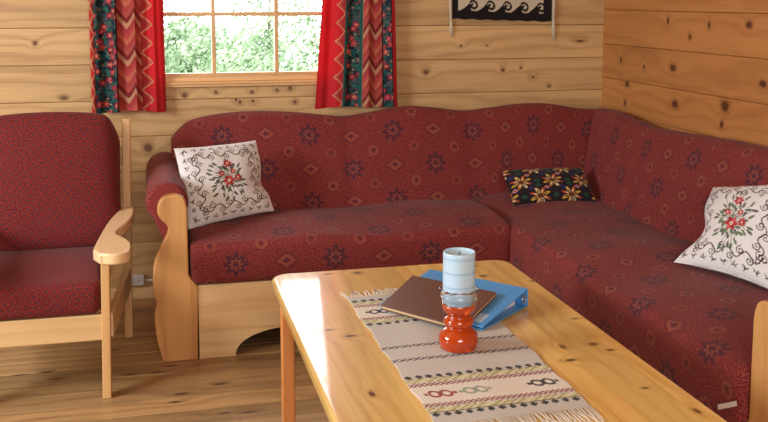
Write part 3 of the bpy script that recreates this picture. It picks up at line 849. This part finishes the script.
for s in (1, -1):
    def leg(x0, x1, pts, nm):
        mb = MB(); a, b = sorted((mirror(x0, s), mirror(x1, s)))
        rings = [[(a+dx0, y0, z), (b+dx0, y0, z), (b+dx0, y1, z), (a+dx0, y1, z)] for (dx0, y0, y1, z) in pts]
        mb.loft(rings, smooth=False); mb.build(nm, W_CHAIRZ, ch, bevel=.004)
    leg(-.186, -.157, [(-.010*s, 3.264, 3.310, 0), (.0, 3.258, 3.312, .505)], 'front_leg')
    leg(-.130, -.098, [(-.008*s, 3.86, 3.905, 0), (0, 3.85, 3.900, .45), (.008*s, 3.90, 3.935, .885)], 'back_post')
    # S-curved armrest
    inner = catmull([(-.205, 3.20), (-.203, 3.26), (-.19, 3.44), (-.172, 3.62), (-.150, 3.76), (-.116, 3.90)], 5)
    outer = catmull([(-.090, 3.905), (-.084, 3.80), (-.089, 3.68), (-.112, 3.56), (-.137, 3.475), (-.136, 3.41), (-.108, 3.345), (-.088, 3.27), (-.088, 3.19), (-.100, 3.145), (-.14, 3.128), (-.185, 3.15)], 5)
    poly = [(mirror(x, s), y) for x, y in inner+outer]
    mb = MB(); mb.prism(poly, lambda p, h: (p[0], p[1], h), .502, .540); mb.build('armrest', W_CHAIRY, ch, bevel=.008, seg=3)
    mb = MB(); a, b = sorted((mirror(-.165, s), mirror(-.143, s)))
    xs = (mirror(-.165, s), mirror(-.115, s))
    w = .011
    V = []
    for (x, y) in ((xs[0], 3.30), (xs[1], 3.87)):
        V += [(x-w, y, .205), (x+w, y, .205), (x+w, y, .290), (x-w, y, .290)]
    mb.add(V, [(0, 1, 2, 3), (4, 7, 6, 5), (0, 4, 5, 1), (1, 5, 6, 2), (2, 6, 7, 3), (3, 7, 4, 0)])
    mb.build('side_rail', W_CHAIRY, ch, bevel=.003)
mb = MB(); mb.box(mirror(-.172, -1), -.172, 3.268, 3.292, .207, .297); mb.build('front_rail', W_CHAIR, ch, bevel=.004)
mb = MB(); mb.box(mirror(-.12, -1), -.12, 3.865, 3.89, .24, .33); mb.build('back_rail', W_CHAIR, ch, bevel=.004)
mb = MB(); mb.box(mirror(-.12, -1), -.12, 3.905, 3.925, .70, .77); mb.build('back_rail', W_CHAIR, ch, bevel=.004)
mb = MB()
for k in range(6):
    y0 = 3.33+k*.09; mb.box(mirror(-.180, -1), -.180, y0, y0+.05, .280, .296)
mb.build('seat_slats', W_CHAIR, ch)

# ---------------------------------------------------------------- coffee table
TZ = .52
tb = thing('coffee_table', 'glossy honey pine coffee table with rounded corners in front of the sofa', 'table', (.72, 2.15, 0))
def rpoly(x0, x1, y0, y1, r, n=8):
    pts = []
    for (cx, cy, a0) in ((x1-r, y0+r, -90), (x1-r, y1-r, 0), (x0+r, y1-r, 90), (x0+r, y0+r, 180)):
        for k in range(n+1):
            a = math.radians(a0+90*k/n); pts.append((cx+r*math.cos(a), cy+r*math.sin(a)))
    return pts
tx0, tx1, ty0, ty1 = .331, 1.096, 1.46, 2.853
mb = MB(); mb.prism(rpoly(tx0, tx1, ty0, ty1, .055), lambda p, h: (p[0], p[1], h), TZ-.034, TZ)
mb.build('tabletop', W_TABLE, tb, bevel=.011, seg=4)
for x in (.352, 1.035):
    for y in (1.50, 2.745):
        mb = MB(); mb.box(x, x+.038, y, y+.038, 0, TZ-.034); mb.build('leg', W_TLEG, tb, bevel=.004)
W_AEND = pine('pine_table_end', 'X', 'Z', lin(206, 140, 76), lin(170, 98, 46), knot_c, rough=.45)
for x in (.366, 1.04):
    mb = MB(); mb.box(x, x+.02, 1.53, 2.75, .415, TZ-.034); mb.build('apron', W_APRON, tb)
for y in (2.752, 1.51):
    mb = MB(); mb.box(.386, 1.04, y, y+.02, .415, TZ-.034); mb.build('apron', W_AEND, tb)

# ---------------------------------------------------------------- table runner
FL, FR, NL, NR = [np.array(p) for p in ((.510, 2.553), (.862, 2.575), (.522, 1.722), (.857, 1.728))]
nx, nz = 150, 420
u, v = np.meshgrid(np.linspace(0, 1, nx), np.linspace(0, 1, nz))      # v: far 0 -> near 1
Lr, Wr = .83, .335
y = v*Lr; x = u*Wr
cols = np.empty(u.shape+(3,)); cols[:] = C3((198, 193, 184))
cols *= (1+.035*np.sin(y*2*PI/.0042))[..., None]*(1+.03*(hsh(np.floor(y/.003), 3.)-.5))[..., None]
def cut(m, c): cols[m] = C3(c)
def dots(y0):
    fx = ((x/.0235) % 1-.5)*.0235
    cut((np.abs(fx) < .0075) & (np.abs(y-y0) < .0045), (40, 36, 36)); cut((np.abs(fx) < .0035) & (np.abs(y-y0) < .009), (40, 36, 36))
def band(y0, h):
    m = np.abs(y-y0) < h/2; cut(m, (206, 200, 150)); k = np.floor(x/.006).astype(int)+np.floor((y-y0)/.005).astype(int)
    cut(m & (k % 3 == 0), (150, 146, 84)); cut(m & (k % 5 == 1), (226, 218, 196))
def redzig(y0):
    zz = np.abs(((x/.024) % 1)-.5)*2
    for sg in (1, -1):
        cut(np.abs(y-y0-sg*(zz-.5)*.015) < .0032, (140, 66, 66))
def darkchain(y0):
    zz = np.abs(((x/.034) % 1)-.5)*2
    cut(np.abs(y-y0) < .004, (222, 214, 200))
    for sg in (1, -1): cut(np.abs(y-y0-sg*(zz-.5)*.014) < .0028, (70, 60, 58))
def motif(xc, yc, c):
    for dx in (-.013, .013):
        d = np.hypot((x-xc-dx)/.014, (y-yc)/.018); cut((d < 1) & (d > .55), c)
    cut((np.abs(np.abs(x-xc)-.032) < .004) & (np.abs(y-yc) < .006), c); cut((np.abs(x-xc) < .003) & (np.abs(y-yc) < .012), c)
def block(yc, cl):
    cut(np.abs(y-yc) < .060, (226, 218, 204))
    for sg in (1, -1):
        dots(yc+sg*.097); band(yc+sg*.075, .022); redzig(yc+sg*.052)
        cut(np.abs(y-yc-sg*.087) < .0015, (110, 100, 60))
    for xc, c in cl: motif(xc, yc, c)
yb_near = 2.563-1.872; yb_far = .135
block(yb_near, [(.052, (150, 52, 56)), (.130, (148, 158, 140)), (.285, (44, 40, 42))])
block(yb_far, [(.060, (44, 40, 42)), (.14, (150, 158, 130)), (.22, (150, 52, 56)), (.29, (148, 158, 140))])
darkchain(.405); darkchain(.49)
xy = (1-u)[..., None]*(1-v)[..., None]*FL+u[..., None]*(1-v)[..., None]*FR+(1-u)[..., None]*v[..., None]*NL+u[..., None]*v[..., None]*NR
xy[..., 0] += .0025*np.sin(v*23)+.0015*np.sin(v*61)
zz = TZ+.0020+.0005*np.sin(u*14+v*9)
mb = MB(); mb.add(np.concatenate([xy, zz[..., None]], -1).reshape(-1, 3).tolist(), [(j*nx+i, (j+1)*nx+i, (j+1)*nx+i+1, j*nx+i+1) for j in range(nz-1) for i in range(nx-1)], smooth=True)
run = tag(mb.build('table_runner', painted('runner_weave', .9, .1, 1500.), loc=(.68, 2.15, TZ), cols=cols.reshape(-1, 3), solid=.0022), 'handwoven beige table runner with striped bands and fringed ends', 'table runner')
FRI = plain('fringe_yarn', lin(216, 204, 184), .9)
def fringe(P, Q, d, n, ln):
    mb = MB(); r = np.random.default_rng(int(n))
    for k in range(n):
        f = (k+.5)/n; p = P*(1-f)+Q*f
        dx = r.normal()*.010; l = ln*r.uniform(.8, 1.15)
        z = TZ+.0024
        mb.tube([(p[0], p[1]-d*.002, z), (p[0]+dx*.4, p[1]+d*l*.5, TZ+.0022+r.uniform(0, .0008)), (p[0]+dx*1.2, p[1]+d*l, TZ+.0020)], [.0018, .0021, .0014], 6)
    o = mb.build('fringe', FRI, run); o['kind'] = 'stuff'
fringe(FL, FR, 1, 60, .055); fringe(NL, NR, -1, 64, .065)

# ---------------------------------------------------------------- binder, folder
ZR = TZ+.005
BLUE = plain('binder_blue', lin(78, 152, 216), .38)
PAPER = plain('paper_white', lin(226, 226, 222), .7)
bd = thing('ring_binder', 'light blue ring binder lying under the brown folder', 'binder', (.86, 2.42, ZR))
aTR = np.array((.9719, 2.3599)); edn = np.array((-.6449, .7643))*.318; wd = np.array((-.7643, -.6449))*.24
def bp(s, w, z): q = aTR+edn*s+wd*w; return (q[0], q[1], z)
def quadslab(mb, s0, s1, w0, w1, za0, za1, zb0, zb1):
    V = [bp(s0, w0, za0), bp(s1, w0, za0), bp(s1, w1, zb0), bp(s0, w1, zb0), bp(s0, w0, za1), bp(s1, w0, za1), bp(s1, w1, zb1), bp(s0, w1, zb1)]
    mb.add(V, [(0, 1, 2, 3), (4, 7, 6, 5), (0, 4, 5, 1), (1, 5, 6, 2), (2, 6, 7, 3), (3, 7, 4, 0)])
zs, ze = ZR+.050, ZR+.010
mb = MB(); quadslab(mb, 0, 1, 0, 1, zs-.003, zs, ze-.003, ze); mb.build('front_cover', BLUE, bd, bevel=.001)
mb = MB(); quadslab(mb, 0, 1, 0, 1, ZR, ZR+.003, ZR, ZR+.003); mb.build('back_cover', BLUE, bd, bevel=.001)
mb = MB(); quadslab(mb, 0, 1, -.008, .006, ZR, zs, ZR, zs); mb.build('spine', BLUE, bd, bevel=.003)
mb = MB(); quadslab(mb, .10, .94, .06, .93, ZR+.003, zs-.008, ZR+.003, ze-.003); mb.build('paper_stack', PAPER, bd)
mb = MB(); hl = lambda w: zs+(ze-zs)*w
quadslab(mb, .05, .17, .74, .93, hl(.74)-.0005, hl(.74)+.0008, hl(.93)-.0005, hl(.93)+.0008); o = mb.build('cover_label', plain('label_pale', lin(168, 196, 222), .4), bd); o['label'] = 'small pale label'
mb = MB()
c0 = np.array(bp(-.004, .10, ZR+.026)); en = wd/np.linalg.norm(wd)
ringp = []
for k in range(25):
    a = 2*PI*k/24; ringp.append((c0[0]+en[0]*.010*math.cos(a), c0[1]+en[1]*.010*math.cos(a), c0[2]+.010*math.sin(a)))
mb.tube(ringp, .0018, 6, caps=False); mb.build('finger_ring', plain('ring_metal', lin(190, 194, 200), .3, Metallic=1.), bd)
# brown folder
LE = NT('brown_leather'); co = LE.n('TexCoord').outputs['Object']
nz1 = LE.noise(LE.vm('MULTIPLY', co, (160.,)*3), 1., 3); LE.bsdf(LE.mix(nz1, lin(84, 54, 44), lin(122, 84, 70)), .42, bump=nz1, bstr=.25, bdist=.001)
fd = thing('leather_folder', 'brown leather folder lying across the runner behind the candle', 'folder', (.73, 2.40, ZR))
cL, cT, cR, cB = [np.array(p)-np.array((0, 0, .0122)) for p in ((.5745, 2.4093, .5437), (.7026, 2.555, .5757), (.8785, 2.3476, .5758), (.7321, 2.1999, .5413))]
upn = np.cross(cB-cL, cT-cL); upn /= np.linalg.norm(upn); upn *= np.sign(upn[2])
def fslab(mb, ins, h0, h1):
    c = (cL+cT+cR+cB)/4
    P = [p+(c-p)*ins for p in (cL, cB, cR, cT)]
    V = [tuple(p+upn*h0) for p in P]+[tuple(p+upn*h1) for p in P]
    mb.add(V, [(3, 2, 1, 0), (4, 5, 6, 7)]+[(i, (i+1) % 4, 4+(i+1) % 4, 4+i) for i in range(4)])
mb = MB(); fslab(mb, 0, .009, .0125); mb.build('front_cover', LE.m, fd, bevel=.0015)
mb = MB(); fslab(mb, 0, 0., .003); mb.build('back_cover', LE.m, fd, bevel=.001)
mb = MB(); fslab(mb, .025, .003, .009); mb.build('pages', plain('page_edge', lin(214, 186, 138), .7), fd)

# ---------------------------------------------------------------- candle holder and candle
hc = (.694, 2.112)
hd = thing('candle_holder', 'orange glass candle holder with a clear cup, on the runner', 'candle holder', (hc[0], hc[1], ZR))
OG = NT('orange_glass'); OG.bsdf(lin(206, 76, 24), .04, Transmission_Weight=.35, IOR=1.5, Coat_Weight=.6, Coat_Roughness=.03)
CG = NT('clear_glass'); CG.bsdf((.96, .98, 1, 1), .02, Transmission_Weight=1., IOR=1.45)
prof = [(.002, 0), (.040, 0), (.0445, .004), (.0475, .014), (.0478, .024), (.045, .034), (.037, .044), (.029, .0495), (.0275, .0525), (.031, .055), (.0355, .060), (.0365, .066), (.0345, .072), (.0285, .0765), (.0265, .080), (.029, .084), (.0365, .092), (.0400, .102), (.0405, .109), (.002, .109)]
prof = catmull(prof[:-1], 3)+[(.002, .109)]
mb = MB(); mb.lathe(prof, (hc[0], hc[1], ZR), 48); mb.build('stem', OG.m, hd)
n = 48; mb = MB()
cup = [(.0405, .1095, 0), (.0445, .125, 0), (.0455, .138, .3), (.0460, .144, 1.), (.0415, .144, 1.), (.0405, .138, .3), (.0385, .1095, 0)]
rings = [[(hc[0]+(r+.0006*math.cos(12*2*PI*k/n))*math.cos(2*PI*k/n), hc[1]+(r+.0006*math.cos(12*2*PI*k/n))*math.sin(2*PI*k/n), ZR+z+jz*.0012*math.cos(12*2*PI*k/n)) for k in range(n)] for r, z, jz in cup]
rings.append(rings[0]); mb.loft(rings, caps=False); mb.build('cup', CG.m, hd)
cz = ZR+.111
WAX = NT('blue_wax'); co = WAX.n('TexCoord').outputs['Object']; _, _, z_ = WAX.sep(co)
s1 = WAX.mt('SINE', WAX.mt('MULTIPLY', z_, 2*PI/.034)); bandc = WAX.ss(s1, .80, .97)
col = WAX.mix(bandc, lin(186, 216, 236), lin(160, 198, 224))
WAX.bsdf(col, .35, Subsurface_Weight=.3, Subsurface_Radius=(.01, .02, .03), Subsurface_Scale=.3)
cd = thing('pillar_candle', 'pale blue pillar candle standing in the clear glass cup', 'candle', (hc[0], hc[1], cz))
prof = [(.001, 0), (.036, 0), (.0378, .003), (.0382, .03), (.0382, .118), (.0378, .1225), (.0366, .1240), (.0352, .1225), (.034, .1165), (.012, .1145), (.001, .1145)]
mb = MB(); mb.lathe(prof, (hc[0], hc[1], cz), 48); mb.build('wax_body', WAX.m, cd)
mb = MB(); mb.tube([(hc[0], hc[1], cz+.113), (hc[0]+.001, hc[1], cz+.119), (hc[0]+.003, hc[1], cz+.123)], .0012, 6); mb.build('wick', plain('wick_char', lin(70, 66, 64), .9), cd)

# ---------------------------------------------------------------- light
w = bpy.data.worlds.new('daylight'); S.world = w; w.use_nodes = True
bg = w.node_tree.nodes['Background']; bg.inputs[0].default_value = (.93, .97, 1, 1); bg.inputs[1].default_value = 6.5
def area(name, loc, to, sx, sy, e, col):
    l = bpy.data.lights.new(name, 'AREA'); l.shape = 'RECTANGLE'; l.size = sx; l.size_y = sy; l.energy = e; l.color = col
    o = bpy.data.objects.new(name, l); COL.objects.link(o); o.location = loc
    o.rotation_euler = (Vector(to)-Vector(loc)).to_track_quat('-Z', 'Y').to_euler(); return o
area('left_fill', (-2.3, 2.3, 1.5), (.6, 2.9, .5), 1.4, 1.1, 110, (.90, .96, 1.))  # unseen area lamp added for soft cool light from the left; no window there
area('rear_fill', (.3, -1.5, 1.6), (.8, 3.4, .5), 1.8, 1.2, 80, (.98, .97, .93))  # unseen fill lamp added behind the camera to brighten the closed room

# ---------------------------------------------------------------- camera
cam = bpy.data.cameras.new('camera'); co_ = bpy.data.objects.new('camera', cam); COL.objects.link(co_)
f, pcx, pcy = 960., 384., 120.
ey = Vector((150-pcx, pcy-0, -f)).normalized(); vx = Vector((4384-pcx, pcy-0, -f)); ex = (vx-ey*vx.dot(ey)).normalized(); ez = ex.cross(ey)
R = Matrix((ex, ey, ez)).to_4x4()
co_.matrix_world = Matrix.Translation((0, 0, 1.35)) @ R
cam.sensor_fit = 'HORIZONTAL'; cam.sensor_width = 36; cam.lens = f*36/768; cam.shift_y = (pcy-211)/768; cam.clip_start = .05
S.camera = co_
S.view_settings.view_transform = 'Standard'; S.view_settings.look = 'None'; S.view_settings.exposure = .1; S.view_settings.gamma = 1; S.view_settings.use_curve_mapping = False
